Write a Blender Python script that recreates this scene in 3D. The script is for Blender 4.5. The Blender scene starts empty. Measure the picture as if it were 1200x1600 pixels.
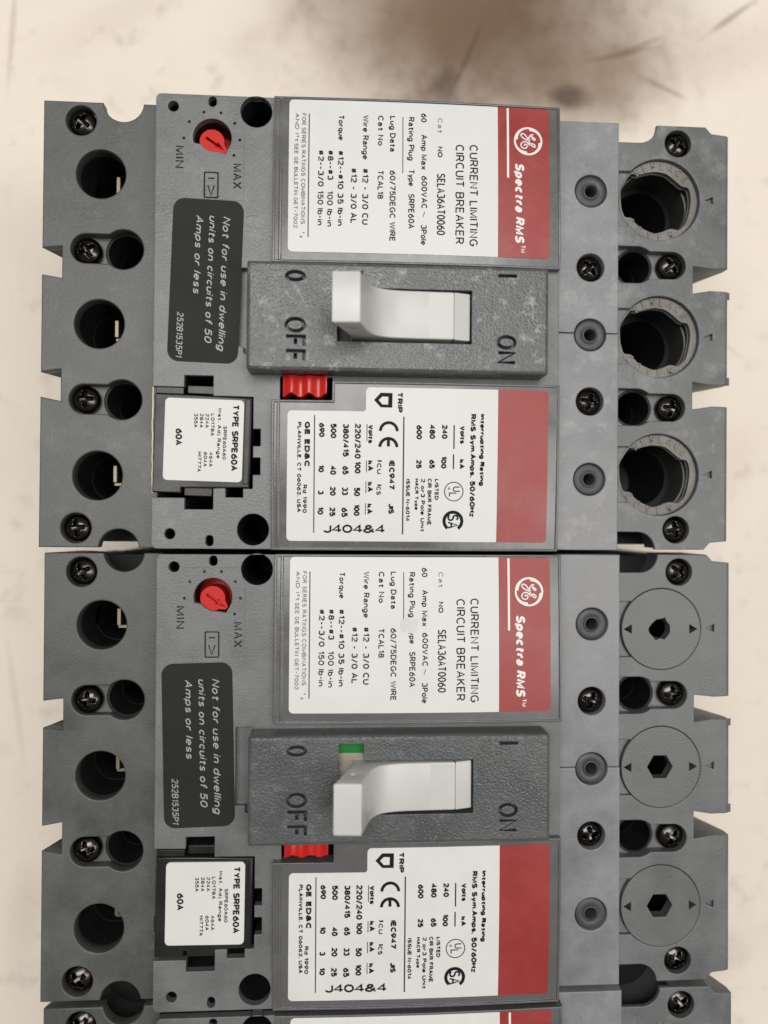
import bpy, bmesh, math, random
from mathutils import Matrix, Vector, Euler
random.seed(7)
scene = bpy.context.scene
COL = scene.collection
PI = math.pi
MM = 0.001
H = 82.0            # height in mm of the breakers' front covers above the floor

# ------------------------------------------------------------------ camera
PITCH, ROLL = math.radians(-0.5), math.radians(3.4)
rx = Matrix.Rotation(PITCH, 3, 'X')
ry = Matrix.Rotation(ROLL, 3, 'Y')
cam_d = bpy.data.cameras.new("camera")
cam = bpy.data.objects.new("camera", cam_d)
COL.objects.link(cam)
cam.matrix_world = Matrix.Translation((0, 0, (178 + H) * MM)) @ (ry @ rx).transposed().to_4x4()
cam_d.sensor_fit = 'VERTICAL'
cam_d.sensor_height = 36
cam_d.lens = 27
cam_d.clip_start = 0.01
cam_d.clip_end = 30
cam_d.dof.use_dof = True
cam_d.dof.focus_distance = 0.180
cam_d.dof.aperture_fstop = 6.5
scene.camera = cam

# ------------------------------------------------------------------ light of the store room
world = bpy.data.worlds.new("World")
scene.world = world
world.use_nodes = True
bg = world.node_tree.nodes['Background']
bg.inputs[0].default_value = (1.0, 0.97, 0.92, 1)
bg.inputs[1].default_value = 0.13

def area_lamp(name, loc, target, sx, sy, power, col):
    d = bpy.data.lights.new(name, 'AREA')
    d.shape = 'RECTANGLE'
    d.size, d.size_y = sx, sy
    d.energy = power
    d.color = col
    o = bpy.data.objects.new(name, d)
    COL.objects.link(o)
    o.location = loc
    o.rotation_euler = (Vector(target) - Vector(loc)).to_track_quat('-Z', 'Y').to_euler()
    return o

area_lamp("ceiling_lamp", (-0.12, 0.27, 1.20), (0, 0.0, 0.05), 1.0, 0.40, 11.0, (1.0, 0.98, 0.955))
area_lamp("ceiling_lamp", (0.62, -0.12, 1.30), (0, 0, 0.05), 0.4, 0.8, 6.5, (1.0, 0.97, 0.93))

scene.view_settings.view_transform = 'Standard'
scene.view_settings.look = 'None'
scene.view_settings.exposure = 0.0
scene.view_settings.gamma = 1.0
scene.render.engine = 'CYCLES'
try:
    scene.cycles.use_denoising = True
    scene.cycles.max_bounces = 8
except Exception:
    pass

# ------------------------------------------------------------------ materials
def new_mat(name):
    m = bpy.data.materials.new(name)
    m.use_nodes = True
    nt = m.node_tree
    return m, nt, nt.nodes['Principled BSDF']

def node(nt, t, **kw):
    n = nt.nodes.new(t)
    for k, v in kw.items():
        if hasattr(n, k) and k not in n.inputs:
            setattr(n, k, v)
        else:
            n.inputs[k].default_value = v
    return n

def plain(name, col, rough=0.5, metal=0.0, spec=0.5, coat=0.0):
    m, nt, b = new_mat(name)
    b.inputs['Base Color'].default_value = (*col, 1)
    b.inputs['Roughness'].default_value = rough
    b.inputs['Metallic'].default_value = metal
    b.inputs['Specular IOR Level'].default_value = spec
    b.inputs['Coat Weight'].default_value = coat
    b.inputs['Coat Roughness'].default_value = 0.15
    return m

def plastic(name, col, rough=0.45, grain=0.45, strength=0.25, mottle=0.25, dust=0.0, dust_col=(0.45, 0.45, 0.43), spec=0.5, dist=0.06, scratch=0.0, edge=0.0, dust_scale=170.0, dust_lo=0.52, dust_hi=0.80):
    """moulded plastic: fine grain relief, cloudy handling wear, worn-in dust"""
    m, nt, b = new_mat(name)
    L = nt.links
    geo = node(nt, 'ShaderNodeNewGeometry')
    n1 = node(nt, 'ShaderNodeTexNoise', Scale=95.0, Detail=5.0, Roughness=0.6)
    L.new(geo.outputs['Position'], n1.inputs['Vector'])
    ramp = node(nt, 'ShaderNodeMapRange')
    ramp.inputs['From Min'].default_value = 0.3
    ramp.inputs['From Max'].default_value = 0.7
    ramp.inputs['To Min'].default_value = 1.0 - mottle
    ramp.inputs['To Max'].default_value = 1.0 + mottle
    L.new(n1.outputs['Fac'], ramp.inputs['Value'])
    n1b = node(nt, 'ShaderNodeTexNoise', Scale=2600.0, Detail=2.0)
    L.new(geo.outputs['Position'], n1b.inputs['Vector'])
    r2 = node(nt, 'ShaderNodeMapRange')
    r2.inputs['From Min'].default_value = 0.3
    r2.inputs['From Max'].default_value = 0.7
    r2.inputs['To Min'].default_value = 1 - min(0.12, mottle * 0.4)
    r2.inputs['To Max'].default_value = 1 + min(0.12, mottle * 0.4)
    L.new(n1b.outputs['Fac'], r2.inputs['Value'])
    mul = node(nt, 'ShaderNodeMath', operation='MULTIPLY')
    L.new(ramp.outputs[0], mul.inputs[0]); L.new(r2.outputs[0], mul.inputs[1])
    vm = node(nt, 'ShaderNodeVectorMath', operation='SCALE')
    vm.inputs[0].default_value = col
    L.new(mul.outputs[0], vm.inputs['Scale'])
    out = vm.outputs[0]
    if dust > 0:
        n2 = node(nt, 'ShaderNodeTexNoise', Scale=dust_scale, Detail=7.0, Roughness=0.72)
        L.new(geo.outputs['Position'], n2.inputs['Vector'])
        att = node(nt, 'ShaderNodeAttribute', attribute_type='OBJECT', attribute_name='dust')
        mr = node(nt, 'ShaderNodeMapRange')
        mr.inputs['From Min'].default_value = dust_lo
        mr.inputs['From Max'].default_value = dust_hi
        mr.inputs['To Max'].default_value = dust
        L.new(n2.outputs['Fac'], mr.inputs['Value'])
        dm = node(nt, 'ShaderNodeMath', operation='MULTIPLY')
        L.new(mr.outputs[0], dm.inputs[0]); L.new(att.outputs['Fac'], dm.inputs[1])
        mix = node(nt, 'ShaderNodeMix', data_type='RGBA')
        L.new(dm.outputs[0], mix.inputs['Factor'])
        L.new(out, mix.inputs['A'])
        mix.inputs['B'].default_value = (*dust_col, 1)
        out = mix.outputs['Result']
    if scratch > 0:
        mp = node(nt, 'ShaderNodeMapping')
        mp.inputs['Rotation'].default_value = (0, 0, 0.5)
        mp.inputs['Scale'].default_value = (900, 60, 60)
        L.new(geo.outputs['Position'], mp.inputs['Vector'])
        n3 = node(nt, 'ShaderNodeTexNoise', Scale=1.0, Detail=2.0, Distortion=0.3)
        L.new(mp.outputs[0], n3.inputs['Vector'])
        mr = node(nt, 'ShaderNodeMapRange')
        mr.inputs['From Min'].default_value = 0.70
        mr.inputs['From Max'].default_value = 0.78
        mr.inputs['To Max'].default_value = scratch
        L.new(n3.outputs['Fac'], mr.inputs['Value'])
        mix = node(nt, 'ShaderNodeMix', data_type='RGBA')
        L.new(mr.outputs[0], mix.inputs['Factor'])
        L.new(out, mix.inputs['A'])
        mix.inputs['B'].default_value = (0.4, 0.4, 0.4, 1)
        out = mix.outputs['Result']
    bev = None
    if edge > 0:                                               # rounded arrises, edge highlights painted in as broken paler colour
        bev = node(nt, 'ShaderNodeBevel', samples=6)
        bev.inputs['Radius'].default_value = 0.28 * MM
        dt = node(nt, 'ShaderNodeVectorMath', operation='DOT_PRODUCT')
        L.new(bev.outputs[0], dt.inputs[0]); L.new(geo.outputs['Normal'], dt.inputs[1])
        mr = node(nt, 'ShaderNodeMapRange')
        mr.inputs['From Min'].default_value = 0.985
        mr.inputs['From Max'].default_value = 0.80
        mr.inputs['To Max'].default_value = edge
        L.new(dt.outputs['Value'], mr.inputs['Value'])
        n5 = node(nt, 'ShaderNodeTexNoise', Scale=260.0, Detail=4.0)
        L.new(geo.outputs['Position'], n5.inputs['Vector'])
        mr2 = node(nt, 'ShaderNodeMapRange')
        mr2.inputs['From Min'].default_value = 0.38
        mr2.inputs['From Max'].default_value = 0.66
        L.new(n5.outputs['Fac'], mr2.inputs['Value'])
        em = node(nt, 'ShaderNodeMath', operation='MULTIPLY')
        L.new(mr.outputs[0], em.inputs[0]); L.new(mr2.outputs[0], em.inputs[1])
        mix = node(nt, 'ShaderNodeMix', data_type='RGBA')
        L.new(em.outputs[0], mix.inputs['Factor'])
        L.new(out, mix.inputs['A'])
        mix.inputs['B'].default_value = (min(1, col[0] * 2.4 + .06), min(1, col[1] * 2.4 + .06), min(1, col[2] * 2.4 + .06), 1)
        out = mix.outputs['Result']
    L.new(out, b.inputs['Base Color'])
    rr = node(nt, 'ShaderNodeMapRange')
    rr.inputs['From Min'].default_value = 0.3
    rr.inputs['From Max'].default_value = 0.7
    rr.inputs['To Min'].default_value = rough - 0.08
    rr.inputs['To Max'].default_value = rough + 0.1
    L.new(n1.outputs['Fac'], rr.inputs['Value'])
    L.new(rr.outputs[0], b.inputs['Roughness'])
    b.inputs['Specular IOR Level'].default_value = spec
    n4 = node(nt, 'ShaderNodeTexNoise', Scale=1000.0 / grain, Detail=2.0, Roughness=0.5)
    L.new(geo.outputs['Position'], n4.inputs['Vector'])
    bp = node(nt, 'ShaderNodeBump')
    bp.inputs['Strength'].default_value = strength
    bp.inputs['Distance'].default_value = dist * MM
    L.new(n4.outputs['Fac'], bp.inputs['Height'])
    if bev:
        L.new(bev.outputs[0], bp.inputs['Normal'])
    L.new(bp.outputs[0], b.inputs['Normal'])
    return m

M = {}
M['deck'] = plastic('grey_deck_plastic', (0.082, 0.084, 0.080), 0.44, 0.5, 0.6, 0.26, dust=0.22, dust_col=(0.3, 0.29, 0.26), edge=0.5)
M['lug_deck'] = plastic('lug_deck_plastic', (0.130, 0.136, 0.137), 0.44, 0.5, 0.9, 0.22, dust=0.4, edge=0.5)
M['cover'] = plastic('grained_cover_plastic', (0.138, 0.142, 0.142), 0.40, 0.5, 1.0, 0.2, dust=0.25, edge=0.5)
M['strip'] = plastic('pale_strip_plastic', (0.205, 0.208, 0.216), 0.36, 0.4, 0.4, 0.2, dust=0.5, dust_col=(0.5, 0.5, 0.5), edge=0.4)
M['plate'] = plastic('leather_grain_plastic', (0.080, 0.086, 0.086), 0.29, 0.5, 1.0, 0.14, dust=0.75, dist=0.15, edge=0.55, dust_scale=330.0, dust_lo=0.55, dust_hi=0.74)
M['case'] = plastic('case_plastic', (0.09, 0.093, 0.095), 0.5, 0.5, 0.3, 0.1)
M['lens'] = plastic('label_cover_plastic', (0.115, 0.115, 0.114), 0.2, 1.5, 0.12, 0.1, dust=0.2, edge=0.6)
M['lug'] = plain('dull_lug_metal', (0.10, 0.105, 0.10), 0.45, 0.6)
M['glue'] = plastic('dried_glue', (0.62, 0.55, 0.40), 0.5, 0.6, 0.8, 0.3)
M['ring'] = plastic('soiled_ring_plastic', (0.17, 0.16, 0.142), 0.55, 0.45, 0.8, 0.3, dust=0.5, dust_col=(0.34, 0.31, 0.27))
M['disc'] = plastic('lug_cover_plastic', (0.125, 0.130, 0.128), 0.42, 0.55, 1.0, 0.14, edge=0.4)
M['rubber'] = plastic('rubber', (0.055, 0.058, 0.057), 0.5, 0.4, 0.3, 0.1)
M['black'] = plastic('black_plastic', (0.014, 0.014, 0.014), 0.35, 0.5, 0.2, 0.2, spec=0.35)
M['inner'] = plastic('shade_dark_moulding', (0.012, 0.012, 0.012), 0.6, 0.5, 0.2, 0.2, spec=0.3)  # near black: the shade of deep holes is put into the colour
M['sticker'] = plastic('charcoal_sticker', (0.021, 0.021, 0.020), 0.55, 0.3, 0.25, 0.12, spec=0.13)
M['white'] = plastic('white_label', (0.665, 0.67, 0.645), 0.42, 3.0, 0.05, 0.03, spec=0.35)
M['plug_white'] = plastic('plug_label_paper', (0.66, 0.655, 0.615), 0.45, 1.0, 0.1, 0.03, spec=0.35)
M['red'] = plastic('red_label_ink', (0.295, 0.038, 0.034), 0.36, 2.0, 0.08, 0.09, spec=0.4, dust=0.10, dust_col=(0.6, 0.4, 0.38))
M['worn'] = plastic('worn_label', (0.60, 0.60, 0.575), 0.45, 1.0, 0.1, 0.1)
M['ink'] = plain('black_ink', (0.010, 0.010, 0.011), 0.6, spec=0.12)
M['faint_ink'] = plain('worn_ink', (0.085, 0.085, 0.085), 0.6, spec=0.12)
M['white_ink'] = plain('white_ink', (0.78, 0.72, 0.69), 0.4)
M['silver_ink'] = plain('silver_ink', (0.34, 0.34, 0.33), 0.45)
M['dial'] = plastic('red_dial_plastic', (0.53, 0.012, 0.009), 0.4, 1.0, 0.1, 0.05, spec=0.25)
M['button'] = plastic('red_button_plastic', (0.50, 0.016, 0.013), 0.3, 1.0, 0.1, 0.05)
M['tan'] = plain('tan_plastic', (0.30, 0.26, 0.21), 0.5)
M['green'] = plain('green_flag', (0.003, 0.15, 0.022), 0.5, spec=0.25)
M['toggle'] = plastic('white_toggle_plastic', (0.54, 0.535, 0.51), 0.33, 2.0, 0.06, 0.03)
M['screw'] = plastic('blackened_steel', (0.078, 0.070, 0.066), 0.22, 0.5, 0.04, 0.15)
M['screw'].node_tree.nodes['Principled BSDF'].inputs['Metallic'].default_value = 1.0
M['brass'] = plain('tinned_terminal', (0.24, 0.21, 0.16), 0.5, 1.0)

def floor_material():
    m, nt, b = new_mat('scuffed_floor')
    L = nt.links
    geo = node(nt, 'ShaderNodeNewGeometry')
    n1 = node(nt, 'ShaderNodeTexNoise', Scale=9.0, Detail=6.0, Roughness=0.6)
    n2 = node(nt, 'ShaderNodeTexNoise', Scale=90.0, Detail=6.0, Roughness=0.7)
    n3 = node(nt, 'ShaderNodeTexNoise', Scale=45.0, Detail=5.0, Roughness=0.65)
    for n in (n1, n2, n3):
        L.new(geo.outputs['Position'], n.inputs['Vector'])
    def rng(src, a, bb, c=0.0, d=1.0):
        r = node(nt, 'ShaderNodeMapRange', interpolation_type='SMOOTHSTEP')
        r.inputs['From Min'].default_value = a
        r.inputs['From Max'].default_value = bb
        r.inputs['To Min'].default_value = c
        r.inputs['To Max'].default_value = d
        L.new(src, r.inputs['Value'])
        return r.outputs[0]
    def mixc(f, a, bcol):
        x = node(nt, 'ShaderNodeMix', data_type='RGBA')
        L.new(f, x.inputs['Factor'])
        if isinstance(a, tuple):
            x.inputs['A'].default_value = (*a, 1)
        else:
            L.new(a, x.inputs['A'])
        x.inputs['B'].default_value = (*bcol, 1)
        return x.outputs['Result']
    base = mixc(rng(n1.outputs['Fac'], 0.35, 0.7), (0.86, 0.775, 0.67), (0.80, 0.72, 0.615))
    base = mixc(rng(n2.outputs['Fac'], 0.54, 0.72, 0, 0.42), base, (0.50, 0.425, 0.34))
    base = mixc(rng(n3.outputs['Fac'], 0.52, 0.72, 0, 0.28), base, (0.60, 0.54, 0.46))
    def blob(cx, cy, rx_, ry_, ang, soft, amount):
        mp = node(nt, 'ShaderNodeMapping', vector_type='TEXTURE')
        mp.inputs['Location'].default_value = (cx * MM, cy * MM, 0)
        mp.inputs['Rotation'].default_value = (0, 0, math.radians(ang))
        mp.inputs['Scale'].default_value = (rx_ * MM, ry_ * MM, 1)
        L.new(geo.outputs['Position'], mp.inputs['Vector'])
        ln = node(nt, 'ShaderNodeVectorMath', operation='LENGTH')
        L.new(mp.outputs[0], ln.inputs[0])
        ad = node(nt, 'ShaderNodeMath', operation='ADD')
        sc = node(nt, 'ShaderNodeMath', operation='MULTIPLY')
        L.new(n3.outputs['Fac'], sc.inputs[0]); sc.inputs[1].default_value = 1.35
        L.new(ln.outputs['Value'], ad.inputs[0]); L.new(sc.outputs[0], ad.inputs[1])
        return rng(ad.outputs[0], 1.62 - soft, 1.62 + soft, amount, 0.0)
    patches = FLOOR_PATCHES
    for (cx, cy, a, c, ang, soft, am, col) in patches:
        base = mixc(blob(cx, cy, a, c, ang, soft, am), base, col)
    L.new(base, b.inputs['Base Color'])
    b.inputs['Roughness'].default_value = 0.6
    b.inputs['Specular IOR Level'].default_value = 0.3
    bp = node(nt, 'ShaderNodeBump')
    bp.inputs['Strength'].default_value = 0.15
    bp.inputs['Distance'].default_value = 0.3 * MM
    L.new(n2.outputs['Fac'], bp.inputs['Height'])
    L.new(bp.outputs[0], b.inputs['Normal'])
    return m

# brown patches and scuffs on the floor: centre, radii in mm, turn, softness, amount, colour
FLOOR_PATCHES = [
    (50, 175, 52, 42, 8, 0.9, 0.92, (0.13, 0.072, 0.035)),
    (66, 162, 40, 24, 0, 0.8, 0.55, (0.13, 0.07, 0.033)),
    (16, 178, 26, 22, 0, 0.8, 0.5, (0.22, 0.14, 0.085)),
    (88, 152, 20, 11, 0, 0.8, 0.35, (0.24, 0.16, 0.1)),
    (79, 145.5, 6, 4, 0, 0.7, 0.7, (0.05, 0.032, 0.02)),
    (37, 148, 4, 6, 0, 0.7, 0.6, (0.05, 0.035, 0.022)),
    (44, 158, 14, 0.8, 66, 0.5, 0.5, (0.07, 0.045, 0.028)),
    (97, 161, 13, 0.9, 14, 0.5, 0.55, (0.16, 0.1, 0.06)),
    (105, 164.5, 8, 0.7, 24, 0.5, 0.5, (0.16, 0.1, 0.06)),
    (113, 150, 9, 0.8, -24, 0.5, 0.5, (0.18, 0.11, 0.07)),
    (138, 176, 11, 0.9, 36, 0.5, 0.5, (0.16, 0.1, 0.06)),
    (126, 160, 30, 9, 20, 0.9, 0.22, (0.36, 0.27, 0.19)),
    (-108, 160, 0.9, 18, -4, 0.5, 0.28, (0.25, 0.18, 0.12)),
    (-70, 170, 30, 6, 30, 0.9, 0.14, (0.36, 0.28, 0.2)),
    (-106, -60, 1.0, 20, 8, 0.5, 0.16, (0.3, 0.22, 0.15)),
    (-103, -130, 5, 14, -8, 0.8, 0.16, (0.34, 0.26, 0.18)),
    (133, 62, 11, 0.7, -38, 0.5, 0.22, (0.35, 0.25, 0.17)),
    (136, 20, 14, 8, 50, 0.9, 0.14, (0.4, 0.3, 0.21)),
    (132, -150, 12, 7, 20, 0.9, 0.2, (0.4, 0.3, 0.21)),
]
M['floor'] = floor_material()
# ------------------------------------------------------------------ mesh helpers (all sizes in mm)
class MB:
    """collects pieces (verts in mm, faces) and links them as ONE mesh object"""
    def __init__(self):
        self.v, self.f = [], []
    def add(self, v, f):
        o = len(self.v)
        self.v += [tuple(p) for p in v]
        self.f += [tuple(i + o for i in q) for q in f]
        return self
    def map(self, fn):
        self.v = [tuple(fn(*p)) for p in self.v]
        return self
    def mesh(self, name, mat, smooth=True, angle=35, weld=1e-3, flat=True):
        me = bpy.data.meshes.new(name)
        me.from_pydata([(x * MM, y * MM, z * MM) for x, y, z in self.v], [], self.f)
        if weld:
            bm = bmesh.new(); bm.from_mesh(me)
            bmesh.ops.remove_doubles(bm, verts=bm.verts, dist=weld * MM)
            bm.to_mesh(me); bm.free()
        me.materials.append(mat)
        if smooth:
            me.polygons.foreach_set('use_smooth', [True] * len(me.polygons))
            me.set_sharp_from_angle(angle=math.radians(angle))
            if flat:                                           # large level faces keep their own normal beside the rounded rims
                for p in me.polygons:
                    if abs(p.normal.z) > 0.9995:
                        p.use_smooth = False
        me.update()
        return me
    def build(self, name, mat, parent, **kw):
        o = bpy.data.objects.new(name, self.mesh(name, mat, **kw))
        COL.objects.link(o)
        o.parent = parent
        return o

def from_curve(cu):
    o = bpy.data.objects.new('tmp', cu)
    me = bpy.data.meshes.new_from_object(o)
    v = [tuple(p.co) for p in me.vertices]
    f = [tuple(p.vertices) for p in me.polygons]
    bpy.data.objects.remove(o)
    bpy.data.meshes.remove(me)
    bpy.data.curves.remove(cu)
    return v, f

def slab(loops, z0, z1, bev=0.0, res=1):
    """prism of a plan outline with holes, its rims rounded by bev"""
    cu = bpy.data.curves.new('tmp', 'CURVE')
    cu.dimensions = '2D'
    cu.fill_mode = 'BOTH'
    for lp in loops:
        s = cu.splines.new('POLY')
        s.points.add(len(lp) - 1)
        for p, q in zip(s.points, lp):
            p.co = (q[0], q[1], 0, 1)
        s.use_cyclic_u = True
    cu.extrude = max((z1 - z0) / 2 - bev, 1e-4)
    cu.bevel_depth = bev
    cu.bevel_resolution = res
    cu.offset = -bev
    v, f = from_curve(cu)
    zm = (z0 + z1) / 2
    return [(x, y, z + zm) for x, y, z in v], f

def sheet(loops, z):
    cu = bpy.data.curves.new('tmp', 'CURVE')
    cu.dimensions = '2D'
    cu.fill_mode = 'FRONT'
    for lp in loops:
        s = cu.splines.new('POLY')
        s.points.add(len(lp) - 1)
        for p, q in zip(s.points, lp):
            p.co = (q[0], q[1], 0, 1)
        s.use_cyclic_u = True
    v, f = from_curve(cu)
    return [(x, y, z) for x, y, _ in v], f

def cuts(v, f, xs=(), ys=()):
    """slice along planes so that the piece can be bent"""
    bm = bmesh.new()
    bv = [bm.verts.new(p) for p in v]
    for q in f:
        if len(set(q)) > 2:
            try:
                bm.faces.new([bv[i] for i in q])
            except ValueError:
                pass
    for ax, vals in ((0, xs), (1, ys)):
        for c in vals:
            co = [0, 0, 0]; co[ax] = c
            no = [0, 0, 0]; no[ax] = 1
            bmesh.ops.bisect_plane(bm, geom=bm.verts[:] + bm.edges[:] + bm.faces[:], plane_co=co, plane_no=no, dist=1e-4)
    bm.verts.index_update()
    rv = [tuple(p.co) for p in bm.verts]
    rf = [tuple(p.index for p in q.verts) for q in bm.faces]
    bm.free()
    return rv, rf

def frange(a, b, s):
    n = max(1, int(round((b - a) / s)))
    return [a + (b - a) * i / n for i in range(1, n)]

def arc(cx, cy, r, a0, a1, n=24):
    return [(cx + r * math.cos(math.radians(a0 + (a1 - a0) * i / n)), cy + r * math.sin(math.radians(a0 + (a1 - a0) * i / n))) for i in range(n + 1)]

def circ(cx, cy, r, n=48):
    return arc(cx, cy, r, 0, 360 * (n - 1) / n, n - 1)

def rect(x0, y0, x1, y1, r=0.0, n=5):
    x0, x1 = min(x0, x1), max(x0, x1)
    y0, y1 = min(y0, y1), max(y0, y1)
    if r <= 0:
        return [(x0, y0), (x1, y0), (x1, y1), (x0, y1)]
    return (arc(x1 - r, y0 + r, r, -90, 0, n) + arc(x1 - r, y1 - r, r, 0, 90, n) +
            arc(x0 + r, y1 - r, r, 90, 180, n) + arc(x0 + r, y0 + r, r, 180, 270, n))

def keyhole(cx, cy, R, sx, r, channel=None):
    """outline of a round hole joined to a smaller round-ended slot at sx; channel: the hole runs on squarely to that x"""
    d = 1 if sx > cx else -1
    a = math.degrees(math.asin(r / R))
    base = 0 if d > 0 else 180
    pts = arc(sx, cy, r, base - 90, base + 90, 16)
    if channel is None:
        pts += arc(cx, cy, R, base + a, base + 360 - a, 40)
    else:
        pts += arc(cx, cy, R, base + a, base + 90, 10)
        pts += [(channel, cy + d * R), (channel, cy - d * R)]
        pts += arc(cx, cy, R, base - 90, base - a, 10)
    return pts

def lathe(profile, cx, cy, n=40):
    """profile: (radius, z) from outside to centre"""
    v, f = [], []
    for r, z in profile:
        for k in range(n):
            a = 2 * PI * k / n
            v.append((cx + r * math.cos(a), cy + r * math.sin(a), z))
    for i in range(len(profile) - 1):
        for k in range(n):
            a, b = i * n + k, i * n + (k + 1) % n
            f.append((a, b, b + n, a + n))
    return v, f

def ribbon(pts, w, z=0.0, closed=False):
    """flat stroke of width w along a polyline"""
    v, f = [], []
    n = len(pts)
    for i, (x, y) in enumerate(pts):
        a = pts[(i - 1) % n] if (closed or i > 0) else pts[i]
        b = pts[(i + 1) % n] if (closed or i < n - 1) else pts[i]
        dx, dy = b[0] - a[0], b[1] - a[1]
        L = math.hypot(dx, dy) or 1
        ww = w[i] if isinstance(w, (list, tuple)) else w
        nx, ny = -dy / L * ww / 2, dx / L * ww / 2
        v += [(x + nx, y + ny, z), (x - nx, y - ny, z)]
    for i in range(n if closed else n - 1):
        j = (i + 1) % n
        f.append((2 * i, 2 * i + 1, 2 * j + 1, 2 * j))
    return v, f

def smooth_line(pts, k=5):
    out = []
    n = len(pts)
    for i in range(n - 1):
        p0, p1, p2, p3 = pts[max(i - 1, 0)], pts[i], pts[i + 1], pts[min(i + 2, n - 1)]
        for s in range(k):
            t = s / k
            out.append(tuple(0.5 * (2 * p1[c] + (p2[c] - p0[c]) * t + (2 * p0[c] - 5 * p1[c] + 4 * p2[c] - p3[c]) * t * t +
                                    (3 * p1[c] - p0[c] - 3 * p2[c] + p3[c]) * t ** 3) for c in (0, 1)))
    out.append(pts[-1])
    return out

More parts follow.
